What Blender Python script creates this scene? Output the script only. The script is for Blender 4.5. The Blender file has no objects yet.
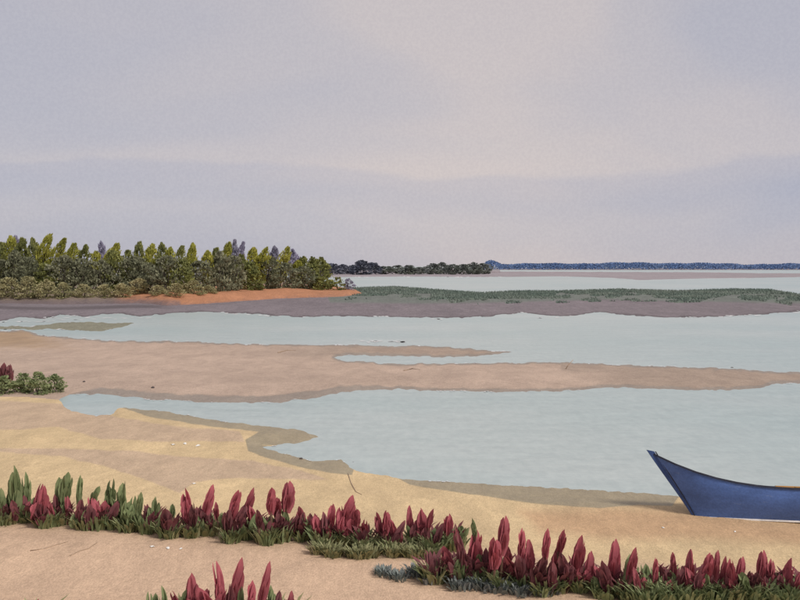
import bpy, math, random
import numpy as np
from mathutils import Vector, Matrix

# ------------------------------------------------------------------ camera, sky, sun, exposure
scn = bpy.context.scene
COL = scn.collection
F, HZ, CX, CAMH = 858.0, 266.0, 400.0, 3.4      # focal length and horizon row in photograph pixels, eye height in metres

cam_d = bpy.data.cameras.new('camera'); cam = bpy.data.objects.new('camera', cam_d); COL.objects.link(cam)
cam.location = (0, 0, CAMH); cam.rotation_euler = (math.radians(90), 0, 0)
cam_d.sensor_fit = 'HORIZONTAL'; cam_d.sensor_width = 36.0
cam_d.lens = 36.0 * F / 800.0
cam_d.shift_y = -(300.0 - HZ) / 800.0
cam_d.clip_start = 0.1; cam_d.clip_end = 9000
scn.camera = cam

SUN_EL, SUN_AZ = math.radians(46), math.radians(132)      # azimuth clockwise from +Y (view direction) towards +X
world = bpy.data.worlds.new('World'); scn.world = world; world.use_nodes = True
wt = world.node_tree; wt.nodes.clear()
def wn(t, **k):
    n = wt.nodes.new(t)
    for a, b in k.items(): setattr(n, a, b)
    return n
wo = wn('ShaderNodeOutputWorld')
sky = wn('ShaderNodeTexSky', sky_type='NISHITA', sun_disc=False, sun_elevation=SUN_EL, sun_rotation=SUN_AZ)
bg1 = wn('ShaderNodeBackground'); bg1.inputs['Strength'].default_value = 0.05
wt.links.new(sky.outputs[0], bg1.inputs[0])
tc = wn('ShaderNodeTexCoord')
def wnoise(scale, mapping, detail, rough, dist=0.0, loc=(0, 0, 0)):
    m = wn('ShaderNodeMapping'); m.inputs['Scale'].default_value = mapping; m.inputs['Location'].default_value = loc
    n = wn('ShaderNodeTexNoise'); n.inputs['Scale'].default_value = scale; n.inputs['Detail'].default_value = detail
    n.inputs['Roughness'].default_value = rough; n.inputs['Distortion'].default_value = dist
    wt.links.new(tc.outputs['Generated'], m.inputs[0]); wt.links.new(m.outputs[0], n.inputs[0])
    return n
def wramp(src, stops):
    r = wn('ShaderNodeValToRGB'); r.color_ramp.interpolation = 'EASE'
    while len(r.color_ramp.elements) < len(stops): r.color_ramp.elements.new(0.5)
    for e, (p, c) in zip(r.color_ramp.elements, stops): e.position = p; e.color = (*c, 1)
    wt.links.new(src, r.inputs[0]); return r
def wmix(bt, fac, a, b):
    m = wn('ShaderNodeMix', data_type='RGBA', blend_type=bt)
    for s, v in ((m.inputs[0], fac), (m.inputs[6], a), (m.inputs[7], b)):
        if isinstance(v, (int, float)): s.default_value = v
        elif isinstance(v, tuple): s.default_value = (*v, 1)
        else: wt.links.new(v, s)
    return m.outputs[2]
# a closed veil of cloud: broad soft washes of blue-grey and cream, drawn out along the horizon
n1 = wnoise(1.0, (1.5, 1.5, 5.0), 3, 0.45, 0.3, (3.3, 0.4, 0.85))
r1 = wramp(n1.outputs[0], [(0.36, (0.246, 0.244, 0.278)), (0.50, (0.278, 0.264, 0.282)), (0.62, (0.312, 0.284, 0.286))])
sep = wn('ShaderNodeSeparateXYZ'); wt.links.new(tc.outputs['Generated'], sep.inputs[0])
n2 = wnoise(1.0, (2.0, 2.0, 7.0), 4, 0.5, 0.3, (1.1, 2.0, 0.3))
def wmath(op, a, b):
    m = wn('ShaderNodeMath', operation=op)
    for q, v in zip(m.inputs, (a, b)):
        if isinstance(v, (int, float)): q.default_value = v
        else: wt.links.new(v, q)
    return m.outputs[0]
el = wmath('ADD', sep.outputs['Z'], wmath('MULTIPLY', wmath('SUBTRACT', n2.outputs[0], 0.5), 0.16))
r2 = wramp(el, [(0.0, (0.99, 0.98, 0.99)), (0.05, (0.97, 0.975, 1.0)), (0.085, (0.90, 0.925, 0.985)), (0.112, (0.94, 0.95, 0.99)), (0.128, (1.07, 1.04, 1.01)), (0.19, (1.02, 1.01, 1.0)), (0.30, (1.0, 1.0, 1.0))])
n3 = wnoise(330.0, (1, 1, 1), 2, 0.6)
r3 = wramp(n3.outputs[0], [(0.3, (0.968, 0.968, 0.975)), (0.7, (1.028, 1.028, 1.02))])
c = wmix('MULTIPLY', 1.0, r1.outputs[0], r2.outputs[0])
c = wmix('MULTIPLY', 1.0, c, r3.outputs[0])
bg2 = wn('ShaderNodeBackground'); bg2.inputs['Strength'].default_value = 1.03
wt.links.new(c, bg2.inputs[0])
ms = wn('ShaderNodeMixShader'); ms.inputs[0].default_value = 0.93
wt.links.new(bg1.outputs[0], ms.inputs[1]); wt.links.new(bg2.outputs[0], ms.inputs[2]); wt.links.new(ms.outputs[0], wo.inputs[0])

sun_d = bpy.data.lights.new('sun', 'SUN'); sun_d.energy = 1.5; sun_d.angle = math.radians(14); sun_d.color = (1.0, 0.95, 0.88)
sun = bpy.data.objects.new('sun', sun_d); COL.objects.link(sun)
sdir = Vector((math.sin(SUN_AZ) * math.cos(SUN_EL), math.cos(SUN_AZ) * math.cos(SUN_EL), math.sin(SUN_EL)))
sun.rotation_euler = sdir.to_track_quat('Z', 'Y').to_euler(); sun.location = (40, -20, 60)

vs = scn.view_settings
vs.view_transform = 'Standard'; vs.look = 'None'; vs.gamma = 1.0; vs.use_curve_mapping = False; vs.exposure = 0.92

# ------------------------------------------------------------------ small helpers
rnd = random.Random(11)
def lin(r, g, b, k=1.0):
    def f(v):
        v /= 255.0
        return (v / 12.92 if v <= 0.04045 else ((v + 0.055) / 1.055) ** 2.4) * k
    return (f(r), f(g), f(b))

def tag(o, label=None, cat=None, group=None, kind=None):
    if label: o['label'] = label
    if cat: o['category'] = cat
    if group: o['group'] = group
    if kind: o['kind'] = kind
    return o

def link(name, mesh, parent=None):
    o = bpy.data.objects.new(name, mesh); COL.objects.link(o)
    if parent is not None: o.parent = parent
    return o

def empty(name, loc=(0, 0, 0), rot=(0, 0, 0)):
    o = bpy.data.objects.new(name, None); COL.objects.link(o)
    o.location = loc; o.rotation_euler = rot; o.empty_display_size = 0.1
    return o

def mesh_from(name, verts, faces, mat=None, smooth=False):
    me = bpy.data.meshes.new(name)
    me.from_pydata([tuple(v) for v in verts], [], [tuple(int(i) for i in f) for f in faces])
    if mat: me.materials.append(mat)
    if smooth: me.polygons.foreach_set('use_smooth', [True] * len(me.polygons))
    me.update(); return me

ORD = ['first', 'second', 'third', 'fourth', 'fifth', 'sixth', 'seventh', 'eighth', 'ninth', 'tenth', 'eleventh', 'twelfth',
       'thirteenth', 'fourteenth', 'fifteenth', 'sixteenth', 'seventeenth', 'eighteenth', 'nineteenth', 'twentieth',
       'twenty-first', 'twenty-second', 'twenty-third', 'twenty-fourth', 'twenty-fifth', 'twenty-sixth', 'twenty-seventh',
       'twenty-eighth', 'twenty-ninth', 'thirtieth', 'thirty-first', 'thirty-second', 'thirty-third', 'thirty-fourth', 'thirty-fifth', 'thirty-sixth']

# numpy value noise
_rs = np.random.RandomState(5); _T = _rs.rand(256, 256)
def vnoise(x, y, oct=3):
    out = np.zeros_like(x, dtype=float); a, tot = 1.0, 0.0
    for k in range(oct):
        xi = np.floor(x).astype(int); yi = np.floor(y).astype(int)
        fx = x - xi; fy = y - yi; fx = fx * fx * (3 - 2 * fx); fy = fy * fy * (3 - 2 * fy)
        g = lambda i, j: _T[(i + 37 * k) & 255, (j + 91 * k) & 255]
        out += a * ((g(xi, yi) * (1 - fx) + g(xi + 1, yi) * fx) * (1 - fy) + (g(xi, yi + 1) * (1 - fx) + g(xi + 1, yi + 1) * fx) * fy)
        tot += a; a *= 0.5; x = x * 2.03; y = y * 2.03
    return out / tot * 2 - 1

def sdf(px, py, poly):
    """signed distance to a polygon, positive inside"""
    P = np.asarray(poly, float); px = np.asarray(px, float); py = np.asarray(py, float)
    d2 = np.full(px.shape, 1e18); inside = np.zeros(px.shape, bool)
    for i in range(len(P)):
        ax, ay = P[i]; bx, by = P[(i + 1) % len(P)]
        ex, ey = bx - ax, by - ay
        t = np.clip(((px - ax) * ex + (py - ay) * ey) / (ex * ex + ey * ey + 1e-12), 0, 1)
        dx = px - ax - t * ex; dy = py - ay - t * ey
        d2 = np.minimum(d2, dx * dx + dy * dy)
        if ay != by:
            inside ^= ((ay > py) != (by > py)) & (px < (bx - ax) * (py - ay) / (by - ay) + ax)
    d = np.sqrt(d2)
    return np.where(inside, d, -d)

def at(px, py, z=0.0):
    y = F * (CAMH - z) / (py - HZ)
    return Vector(((px - CX) * y / F, y, z))

# ------------------------------------------------------------------ materials
def mat_new(name):
    m = bpy.data.materials.new(name); m.use_nodes = True
    nt = m.node_tree; b = nt.nodes['Principled BSDF']
    b.inputs['Specular IOR Level'].default_value = 0.25
    return m, nt, b

class NB:
    """tiny node-graph builder"""
    def __init__(s, nt): s.nt = nt
    def n(s, t, **k):
        o = s.nt.nodes.new(t)
        for a, b in k.items(): setattr(o, a, b)
        return o
    def put(s, sock, v):
        if isinstance(v, (int, float)): sock.default_value = v
        elif isinstance(v, tuple): sock.default_value = (*v, 1) if len(v) == 3 else v
        else: s.nt.links.new(v, sock)
    def noise(s, scale, detail=4, rough=0.55, co=None, dist=0.0, sc=(1, 1, 1), coord='Object'):
        if co is None:
            t = s.n('ShaderNodeTexCoord'); co = t.outputs[coord]
        m = s.n('ShaderNodeMapping'); m.inputs['Scale'].default_value = sc; s.nt.links.new(co, m.inputs[0])
        o = s.n('ShaderNodeTexNoise'); o.inputs['Scale'].default_value = scale; o.inputs['Detail'].default_value = detail
        o.inputs['Roughness'].default_value = rough; o.inputs['Distortion'].default_value = dist
        s.nt.links.new(m.outputs[0], o.inputs[0]); return o.outputs[0]
    def mix(s, fac, a, b, bt='MIX'):
        m = s.n('ShaderNodeMix', data_type='RGBA', blend_type=bt)
        s.put(m.inputs[0], fac); s.put(m.inputs[6], a); s.put(m.inputs[7], b); return m.outputs[2]
    def math(s, op, a, b=0.0, c=0.0):
        m = s.n('ShaderNodeMath', operation=op); s.put(m.inputs[0], a); s.put(m.inputs[1], b); s.put(m.inputs[2], c); return m.outputs[0]
    def rng(s, v, a, b, c=0.0, d=1.0, smooth=True):
        m = s.n('ShaderNodeMapRange', interpolation_type='SMOOTHSTEP' if smooth else 'LINEAR')
        for i, x in enumerate((v, a, b, c, d)): s.put(m.inputs[i], x)
        return m.outputs[0]
    def attr(s, name):
        a = s.n('ShaderNodeAttribute'); a.attribute_name = name; return a.outputs['Fac']
    def bump(s, h, strength, dist, prev=None):
        b = s.n('ShaderNodeBump'); b.inputs['Strength'].default_value = strength; b.inputs['Distance'].default_value = dist
        s.nt.links.new(h, b.inputs['Height'])
        if prev is not None: s.nt.links.new(prev, b.inputs['Normal'])
        return b.outputs[0]

def land_material(name, base, layers, grain=0.12, bump=0.5, rough=0.9, big=0.35, gscale=60, sc=(1, 0.4, 1)):
    """layers: (attribute, colour, edge wobble in px, softness in px, strength)"""
    m, nt, b = mat_new(name); g = NB(nt)
    col = g.mix(g.rng(g.noise(big, 4), 0.35, 0.65), base, tuple(x * 0.90 for x in base))
    wob = g.noise(2.2, 5, 0.6, sc=sc)
    wet = None
    for (a, c, w, s, k) in layers:
        v = g.math('ADD', g.attr(a), g.math('MULTIPLY', g.math('SUBTRACT', wob, 0.5), w * 2))
        f = g.math('MULTIPLY', g.rng(v, -s, s), k)
        col = g.mix(f, col, c)
    blot = g.noise(1.6 * (gscale / 60) ** .6, 6, 0.7, dist=0.6, sc=sc)
    mid = g.noise(gscale * 0.22, 4, 0.7, sc=sc)
    col = g.mix(1.0, col, g.mix(g.rng(mid, 0.3, 0.7), (1 - grain * .45,) * 3, (1 + grain * .4,) * 3), 'MULTIPLY')
    col = g.mix(1.0, col, g.mix(g.rng(blot, 0.3, 0.7), (0.88, 0.87, 0.87), (1.09, 1.08, 1.07)), 'MULTIPLY')
    gr = g.noise(gscale, 3, 0.7, sc=sc)
    col = g.mix(1.0, col, g.mix(g.rng(gr, 0.3, 0.7), (1 - grain,) * 3, (1 + grain,) * 3), 'MULTIPLY')
    spk = g.noise(gscale * 0.6, 2, 0.5, sc=sc)
    col = g.mix(g.rng(spk, 0.70, 0.76, 0, 0.5), col, tuple(x * 0.45 for x in base))
    nt.links.new(col, b.inputs['Base Color'])
    rr = rough
    if any(l[0] == 'rim' for l in layers): rr = g.rng(g.attr('rim'), -1.0, 1.0, rough, 0.5)
    g.put(b.inputs['Roughness'], rr)
    n1 = g.bump(g.noise(3.0, 5, 0.6), bump, 0.06)
    nt.links.new(g.bump(gr, bump, 0.012, n1), b.inputs['Normal'])
    return m

def leaf_material(name, col, col2, rough=0.75, var=0.16, transl=True, nscale=1.2):
    m, nt, b = mat_new(name); g = NB(nt)
    inf = g.n('ShaderNodeObjectInfo'); r = inf.outputs['Random']
    geo = g.n('ShaderNodeNewGeometry'); ri = geo.outputs['Random Per Island']
    c = g.mix(g.rng(g.noise(nscale, 3), 0.35, 0.65), col, col2)
    c = g.mix(1.0, c, g.mix(ri, (1 - var,) * 3, (1 + var,) * 3), 'MULTIPLY')
    c = g.mix(1.0, c, g.mix(r, (0.88, 0.90, 0.88), (1.12, 1.10, 1.12)), 'MULTIPLY')
    nt.links.new(c, b.inputs['Base Color']); b.inputs['Roughness'].default_value = rough
    b.inputs['Specular IOR Level'].default_value = 0.15
    if transl:
        t = g.n('ShaderNodeBsdfTranslucent'); nt.links.new(c, t.inputs[0])
        mx = g.n('ShaderNodeMixShader'); mx.inputs[0].default_value = 0.25
        out = nt.nodes['Material Output']
        nt.links.new(b.outputs[0], mx.inputs[1]); nt.links.new(t.outputs[0], mx.inputs[2]); nt.links.new(mx.outputs[0], out.inputs[0])
    return m

K = 1 / 1.12           # light falling on open flat ground at this exposure
SAND_OCHRE = lin(214, 189, 148, K); SAND_MAUVE = lin(193, 169, 144, K); SAND_PINK = lin(203, 174, 147, K)
SAND_ORANGE = lin(194, 160, 125, K); RIM = lin(156, 144, 119, K)
M_BEACH = land_material('beach_sand', SAND_OCHRE, [('pink', SAND_PINK, 6, 8, 1.0), ('orange', SAND_ORANGE, 6, 9, 0.9),
                        ('mauve', SAND_MAUVE, 2.5, 1.2, 0.9), ('rim', RIM, 1.5, 0.8, 0.95)], gscale=70, grain=.17, bump=.4)
M_BAR = land_material('sandbar_sand', lin(188, 166, 149, K), [('brown', lin(164, 138, 108, K), 6, 6, .8), ('grey', lin(164, 146, 131, K), 3, 5, 0.9), ('rim', lin(146, 134, 122, K), 1.6, 1.0, 0.9)], gscale=40, big=0.15, grain=.16, bump=.4, sc=(.8, .45, 1))
M_MUD = land_material('tidal_mud', lin(130, 121, 125, K), [('green', lin(113, 118, 112, K), 1.2, 1.6, 1.0), ('dark', lin(92, 84, 86, K), 1.0, 0.8, 0.8)], gscale=10, big=0.05, bump=0.6, sc=(.8, .22, 1), grain=.2)
M_BANK = land_material('earth_bank', lin(134, 119, 103, K), [('orange', lin(182, 128, 95, K), 4.0, 2.0, .95), ('mud', lin(112, 100, 102, K), 1.0, 1.0, 0.9)], gscale=14, big=0.12, bump=0.7, sc=(1, .4, 1), grain=.18)
M_FLAT = land_material('pale_flat', lin(160, 151, 155, K), [], gscale=3, big=0.02, sc=(1, .2, 1))

def water_material():
    m, nt, b = mat_new('water'); g = NB(nt)
    base = g.mix(g.rng(g.noise(0.10, 4, sc=(0.5, 1, 1)), 0.3, 0.7), lin(168, 183, 182, K), lin(182, 191, 189, K))
    blot = g.noise(1.4, 5, 0.7, sc=(0.45, 1, 1))
    base = g.mix(1.0, base, g.mix(g.rng(blot, 0.3, 0.7), (0.93, 0.94, 0.945), (1.05, 1.05, 1.05)), 'MULTIPLY')
    fine = g.noise(5.0, 4, 0.7, sc=(1, .5, 1))
    base = g.mix(1.0, base, g.mix(g.rng(fine, 0.3, 0.7), (0.92, 0.935, 0.94), (1.06, 1.055, 1.05)), 'MULTIPLY')
    nt.links.new(base, b.inputs['Base Color'])
    b.inputs['Roughness'].default_value = 0.32; b.inputs['IOR'].default_value = 1.33; b.inputs['Specular IOR Level'].default_value = 0.5
    n1 = g.bump(g.noise(1.1, 4, 0.6, sc=(0.4, 1.3, 1)), 0.35, 0.08)
    nt.links.new(g.bump(g.noise(7, 3, 0.6, sc=(0.5, 1.3, 1)), 0.30, 0.02, n1), b.inputs['Normal'])
    return m
M_WATER = water_material()

M_YEL = leaf_material('yellow_green_foliage', lin(176, 172, 84, 1.1), lin(146, 146, 70, 1.1))
M_OLV = leaf_material('olive_green_foliage', lin(140, 141, 82, 1.1), lin(112, 116, 74, 1.1))
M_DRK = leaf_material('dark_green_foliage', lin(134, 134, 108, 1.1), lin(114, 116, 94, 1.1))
M_VIO = leaf_material('violet_grey_foliage', lin(160, 155, 174, 1.1), lin(140, 138, 158, 1.1))
M_SCR = leaf_material('olive_scrub_foliage', lin(172, 163, 124, 1.1), lin(150, 146, 108, 1.1))
M_FARD = leaf_material('far_dark_foliage', lin(110, 115, 114, 1), lin(120, 126, 114, 1), nscale=0.2)
M_FARN = leaf_material('far_slate_foliage', lin(98, 102, 118, 1), lin(108, 110, 120, 1), nscale=0.2)
M_HAZE_BLUE = leaf_material('far_haze_blue_foliage', lin(86, 108, 148, 1.0), lin(104, 124, 160, 1.0), nscale=0.05, transl=False)  # blue of the distance haze is put into the leaf colour
M_MARSH = leaf_material('marsh_grass_blades', lin(110, 124, 115, 1.0), lin(132, 141, 131, 1.0), nscale=0.1)
M_RED = leaf_material('crimson_bracts', lin(182, 101, 109, 1.0), lin(164, 91, 99, 1.0), var=0.12, nscale=5)
M_MAR = leaf_material('maroon_bracts', lin(138, 84, 88, 1.0), lin(118, 77, 80, 1.0), var=0.12, nscale=5)
M_GRN = leaf_material('spire_green', lin(146, 154, 112, 1.0), lin(126, 138, 98, 1.0), var=0.12, nscale=5)
M_GRD = leaf_material('low_olive_leaves', lin(160, 157, 118, 1.0), lin(140, 142, 104, 1.0), nscale=5)
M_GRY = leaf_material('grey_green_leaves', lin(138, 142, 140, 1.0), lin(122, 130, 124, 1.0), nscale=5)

def plain_material(name, col, rough=0.6, var=0.12, nscale=6, bump=0.2, spec=0.3, sc=(1, 1, 1)):
    m, nt, b = mat_new(name); g = NB(nt)
    n = g.noise(nscale, 5, 0.65, sc=sc)
    c = g.mix(1.0, col, g.mix(g.rng(n, 0.3, 0.7), (1 - var,) * 3, (1 + var,) * 3), 'MULTIPLY')
    f = g.noise(nscale * 12, 3, 0.7)
    c = g.mix(1.0, c, g.mix(g.rng(f, 0.3, 0.7), (1 - var * .6,) * 3, (1 + var * .6,) * 3), 'MULTIPLY')
    nt.links.new(c, b.inputs['Base Color']); b.inputs['Roughness'].default_value = rough
    b.inputs['Specular IOR Level'].default_value = spec
    nt.links.new(g.bump(f, bump, 0.01), b.inputs['Normal']); return m
M_BARK = plain_material('bark', (0.09, 0.075, 0.06), 0.9, 0.25, 8, 0.6)
M_STEM = plain_material('plant_stem', lin(110, 84, 70), 0.8)
M_TWIG = plain_material('dry_twig', lin(164, 142, 122), 0.9, 0.2, 20)
M_SHELL = plain_material('shell', (0.78, 0.76, 0.72), 0.5, 0.05, 30)
M_STONE = plain_material('dark_stone', lin(84, 76, 74), 0.85, 0.25, 20)
M_FOAM = plain_material('foam', (0.66, 0.66, 0.66), 0.9, 0.08, 20)
M_HULL = plain_material('blue_hull_paint', lin(80, 108, 166, 1.0), 0.6, 0.16, 3.0, 0.25, 0.3, (0.6, 1, 1.6))
_nt = M_HULL.node_tree; _g = NB(_nt); _b = _nt.nodes['Principled BSDF']
_old = _b.inputs['Base Color'].links[0].from_socket
_scr = _g.noise(9.0, 5, 0.75, sc=(0.35, 2, 3.0)); _pat = _g.noise(1.6, 3, 0.6)
_c = _g.mix(_g.math('MULTIPLY', _g.rng(_scr, 0.60, 0.68, 0, 0.30), _g.rng(_pat, .42, .6)), _old, (0.30, 0.36, 0.46))
_nt.links.new(_c, _b.inputs['Base Color'])
M_STEMP = plain_material('stem_paint', lin(56, 78, 126, 1.0), 0.55, 0.16, 4)
M_RAIL = plain_material('dark_rail', lin(46, 50, 66), 0.7, 0.25, 9)
M_WOOD = plain_material('ochre_wood', lin(176, 134, 78), 0.7, 0.2, 6, 0.3, 0.25, (0.3, 3, 3))
M_WHITE = plain_material('worn_white_paint', (0.70, 0.68, 0.66), 0.7, 0.15, 9)
M_ROPE = plain_material('rope', lin(150, 130, 100), 0.9, 0.2, 30)

# ------------------------------------------------------------------ the setting: water and landforms
SANDBAR = [(-1500, 318), (-300, 326), (0, 331), (20, 330), (40, 335), (75, 338.5), (110, 341), (180, 341.5), (250, 344), (340, 345),
           (440, 346.5), (480, 349.5), (512, 352), (480, 356.5), (440, 357), (400, 356), (345, 354.5), (333, 357.5), (345, 361), (400, 364),
           (480, 363), (560, 362), (620, 365), (690, 367), (770, 371), (800, 373), (900, 376), (1100, 379), (1100, 382), (800, 383), (772, 384),
           (763, 388), (740, 390), (700, 390.5), (640, 388), (600, 388), (560, 391), (500, 392), (440, 391), (400, 389), (340, 392), (320, 397),
           (280, 402), (230, 403), (200, 402), (150, 399), (100, 394), (68, 394.5), (60, 399), (30, 410), (-1500, 430)]
BEACH = [(-9000, 380), (20, 394), (58, 398), (63, 407), (78, 413), (97, 416), (114, 413), (119, 408), (162, 411), (201, 418), (227, 422), (260, 426),
         (300, 430), (319, 437), (300, 442), (262, 447), (290, 455), (310, 461), (341, 459), (350, 467), (360, 472), (385, 475), (400, 479),
         (440, 481), (480, 483.5), (560, 488), (640, 493), (680, 497), (760, 500), (900, 508), (1500, 530), (9000, 620), (9000, 40000), (-9000, 40000)]
MUD = [(-1500, 292), (150, 292), (350, 288), (395, 286.5), (440, 290), (480, 293), (520, 291), (560, 291), (620, 289), (680, 291), (730, 289), (770, 289.5),
       (800, 295), (900, 297), (1500, 299), (1500, 304), (900, 309), (800, 311), (760, 314), (720, 317), (660, 317.5), (600, 312.5), (560, 316.5), (520, 313), (480, 317),
       (440, 318), (400, 317), (340, 316), (300, 317), (250, 313.5), (200, 311.5), (180, 312.5), (140, 316.5), (125, 313.5), (104, 314), (90, 317), (60, 315), (44, 318.5), (20, 317.5), (0, 321), (-300, 319), (-1500, 314)]
OLIVE_MUD = [(-60, 325), (30, 326.5), (55, 323.5), (80, 321.5), (112, 323), (134, 322.5), (124, 327), (104, 331), (74, 330.5), (50, 328.8), (20, 329.5), (-60, 329.5)]
BANK = [(-1500, 304), (0, 304), (60, 305), (140, 304), (170, 306.5), (200, 304.5), (240, 302), (280, 299), (345, 297), (364, 294.5), (340, 289), (300, 285), (200, 281), (-1500, 279)]
FLAT1 = [(300, 272), (420, 271.5), (520, 271.5), (600, 272), (700, 272.2), (760, 273.2), (1100, 273.6), (1100, 275.4), (800, 277), (740, 278.2), (690, 278.6), (640, 280), (615, 278), (560, 276.3), (480, 277), (420, 276.5), (340, 277), (300, 277)]
MAUVE = [[(-900, 398), (0, 400), (60, 404), (115, 417), (180, 427), (240, 431), (243, 441), (150, 441), (97, 438), (58, 427), (0, 430), (-900, 425)],
         [(-900, 446), (0, 448), (65, 449), (130, 451), (175, 456), (250, 461), (300, 470), (330, 480), (240, 478), (195, 482), (180, 493), (150, 481), (110, 468), (60, 456), (0, 452), (-900, 452)]]
RIMS = [[(117, 406), (180, 412), (240, 421), (300, 427), (324, 437), (300, 446), (262, 445), (290, 452), (312, 456), (345, 456), (354, 468), (352, 475), (330, 473), (300, 467), (270, 459), (248, 451),
         (246, 440), (258, 432), (200, 425), (150, 417)],
        [(396, 477), (480, 480), (560, 484), (640, 489), (682, 493), (672, 506), (640, 505), (600, 508), (540, 504), (470, 494), (410, 485)]]
ORANGE = [(520, 512), (620, 507), (700, 512), (830, 522), (1500, 545), (1500, 556), (800, 545), (680, 538), (600, 540), (540, 532)]

def dpx(y): return y * y / (F * CAMH)              # metres of depth for one picture row at depth y

def land_height(x, y):
    """height of the sandy shore at plan positions x, y (arrays)"""
    x = np.asarray(x, float); y = np.asarray(y, float)
    yy = np.maximum(y, 0.9)
    px = CX + F * x / yy; py = HZ + F * CAMH / yy
    wx = vnoise(px / 9.0, py / 3.0, 4) * 2.2; wy = vnoise(px / 7.0 + 50, py / 4.0 + 9, 4) * 1.7
    sc = np.clip(1.0 - (np.abs(px - 400) - 600) / 800.0, 0, 1)
    db = sdf(px + wx * sc, py + wy * sc, BEACH); ds = sdf(px + wx * sc, py + wy * sc, SANDBAR)
    k = dpx(np.minimum(yy, 60))
    hb = 0.32 * np.tanh(db * k * 0.045 / 0.32)
    hs = 0.05 * np.tanh(ds * k * 0.03 / 0.05)
    h = np.maximum(hb, hs)
    und = vnoise(x * 0.55, y * 0.55, 3) * 0.035 + vnoise(x * 1.9 + 7, y * 1.9, 3) * 0.012
    h = h + np.where(hb > 0, und * np.clip(db / 25.0, 0, 1), 0.0)
    h = np.where(y < 0.9, 0.32 + und, h)
    return np.maximum(h, -0.25), db, ds

def ground(px, py):
    p = at(px, py, 0.0)
    for _ in range(10):
        z = float(land_height([p.x], [p.y])[0][0]); p = at(px, py, z)
    return p

SHORE = []
def shoreline(X, Y, Z):
    """where the height field passes through the water level, column by column"""
    a, b = Z[:-1], Z[1:]; m = (a * b < 0)
    t = np.where(m, a / np.where(m, a - b, 1), 0)
    SHORE.extend(zip((X[:-1] + (X[1:] - X[:-1]) * t)[m].tolist(), (Y[:-1] + (Y[1:] - Y[:-1]) * t)[m].tolist()))

def grid_object(name, X, Y, Z, keep, attrs, mat, kind='structure'):
    nr, nc = X.shape
    idx = np.arange(nr * nc).reshape(nr, nc)
    f = np.stack([idx[:-1, :-1], idx[:-1, 1:], idx[1:, 1:], idx[1:, :-1]], -1).reshape(-1, 4)
    kp = keep.reshape(-1) if keep.shape == (nr - 1, nc - 1) else (keep[:-1, :-1] | keep[:-1, 1:] | keep[1:, 1:] | keep[1:, :-1]).reshape(-1)
    f = f[kp]
    used, inv = np.unique(f.reshape(-1), return_inverse=True); f = inv.reshape(-1, 4)
    V = np.stack([X, Y, Z], -1).reshape(-1, 3)[used]
    # rows run from far to near: make the faces look upwards
    a, b, c3 = V[f[0][0]], V[f[0][1]], V[f[0][2]]
    if np.cross(b - a, c3 - a)[2] < 0: f = f[:, ::-1]
    me = bpy.data.meshes.new(name)
    me.vertices.add(len(V)); me.vertices.foreach_set('co', V.ravel())
    me.loops.add(f.size); me.loops.foreach_set('vertex_index', f.ravel().astype(np.int32))
    me.polygons.add(len(f)); me.polygons.foreach_set('loop_start', np.arange(0, f.size, 4, dtype=np.int32))
    me.polygons.foreach_set('use_smooth', np.ones(len(f), bool))
    me.update(calc_edges=True); me.validate()
    for k, v in attrs.items():
        at_ = me.attributes.new(k, 'FLOAT', 'POINT'); at_.data.foreach_set('value', np.clip(v, -60, 60).reshape(-1)[used].astype(np.float32))
    me.materials.append(mat)
    o = link(name, me); tag(o, kind=kind); return o

def proj(X, Y, Z):
    y = np.maximum(Y, 0.9); return CX + F * X / y, HZ + F * (CAMH - Z) / y

# sandy shore: one height field, divided along the tidal pool into the near beach and the sandbar
cols = np.concatenate([-np.geomspace(5000, 64, 26), np.arange(-60, 861, 2.0), 860 + np.geomspace(4, 5000, 26)])
rows = np.concatenate([np.arange(316, 604, 0.8), np.arange(604, 720, 4)])
PX, PY = np.meshgrid(cols, rows)
Y0 = F * CAMH / (PY - HZ); X0 = (PX - CX) * Y0 / F
ylast = Y0[-1, 0]
nearY = np.concatenate([np.arange(ylast - 0.4, 1.2, -0.5), np.arange(0.8, -40, -2.0)])
X0 = np.vstack([X0, np.repeat(X0[-1:, :], len(nearY), 0)]); Y0 = np.vstack([Y0, np.repeat(nearY[:, None], X0.shape[1], 1)])
Z0, DB, DS = land_height(X0, Y0)
PXa, PYa = proj(X0, Y0, Z0)
shoreline(X0, Y0, Z0)
split = np.interp(PX[0], [-9000, 20, 62, 200, 320, 500, 800, 9000], [398, 398, 400, 408, 415, 430, 440, 440])[None, :]
far = np.zeros_like(Z0, bool); far[:PX.shape[0]] = PY < split
farf = far[:-1, :-1]
land = Z0 > -0.03
lf = land[:-1, :-1] | land[:-1, 1:] | land[1:, 1:] | land[1:, :-1]
mauve = np.maximum(sdf(PXa, PYa, MAUVE[0]), sdf(PXa, PYa, MAUVE[1]))
rim = np.maximum(sdf(PXa, PYa, RIMS[0]), sdf(PXa, PYa, RIMS[1]))
pinkline = np.interp(PXa, [-900, 0, 180, 300, 440, 560, 800, 1500], [505, 518, 528, 535, 545, 560, 572, 590])
pink = np.where(Y0 < 1.0, 60.0, PYa - pinkline)
grid_object('beach', X0, Y0, Z0, lf & ~farf, {'mauve': mauve, 'rim': rim, 'pink': pink, 'orange': np.where(Y0 < 1, -60, sdf(PXa, PYa, ORANGE))}, M_BEACH)
rimb = np.interp(PXa, [-500, 60, 100, 330, 400, 800], [-30, -2, 5.5, 6.0, 2.2, 2.6]) - np.maximum(DS, 0)
rimb = np.where(PYa < 371, 1.8 - DS, rimb)
grey = np.maximum((PXa - 600) / 8.0, np.maximum(np.minimum(356 - PYa, (PXa - 300) / 12), np.where(PXa > 560, 5 - np.abs(PYa - 366 - (PXa - 560) * 0.03), -9)))
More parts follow.
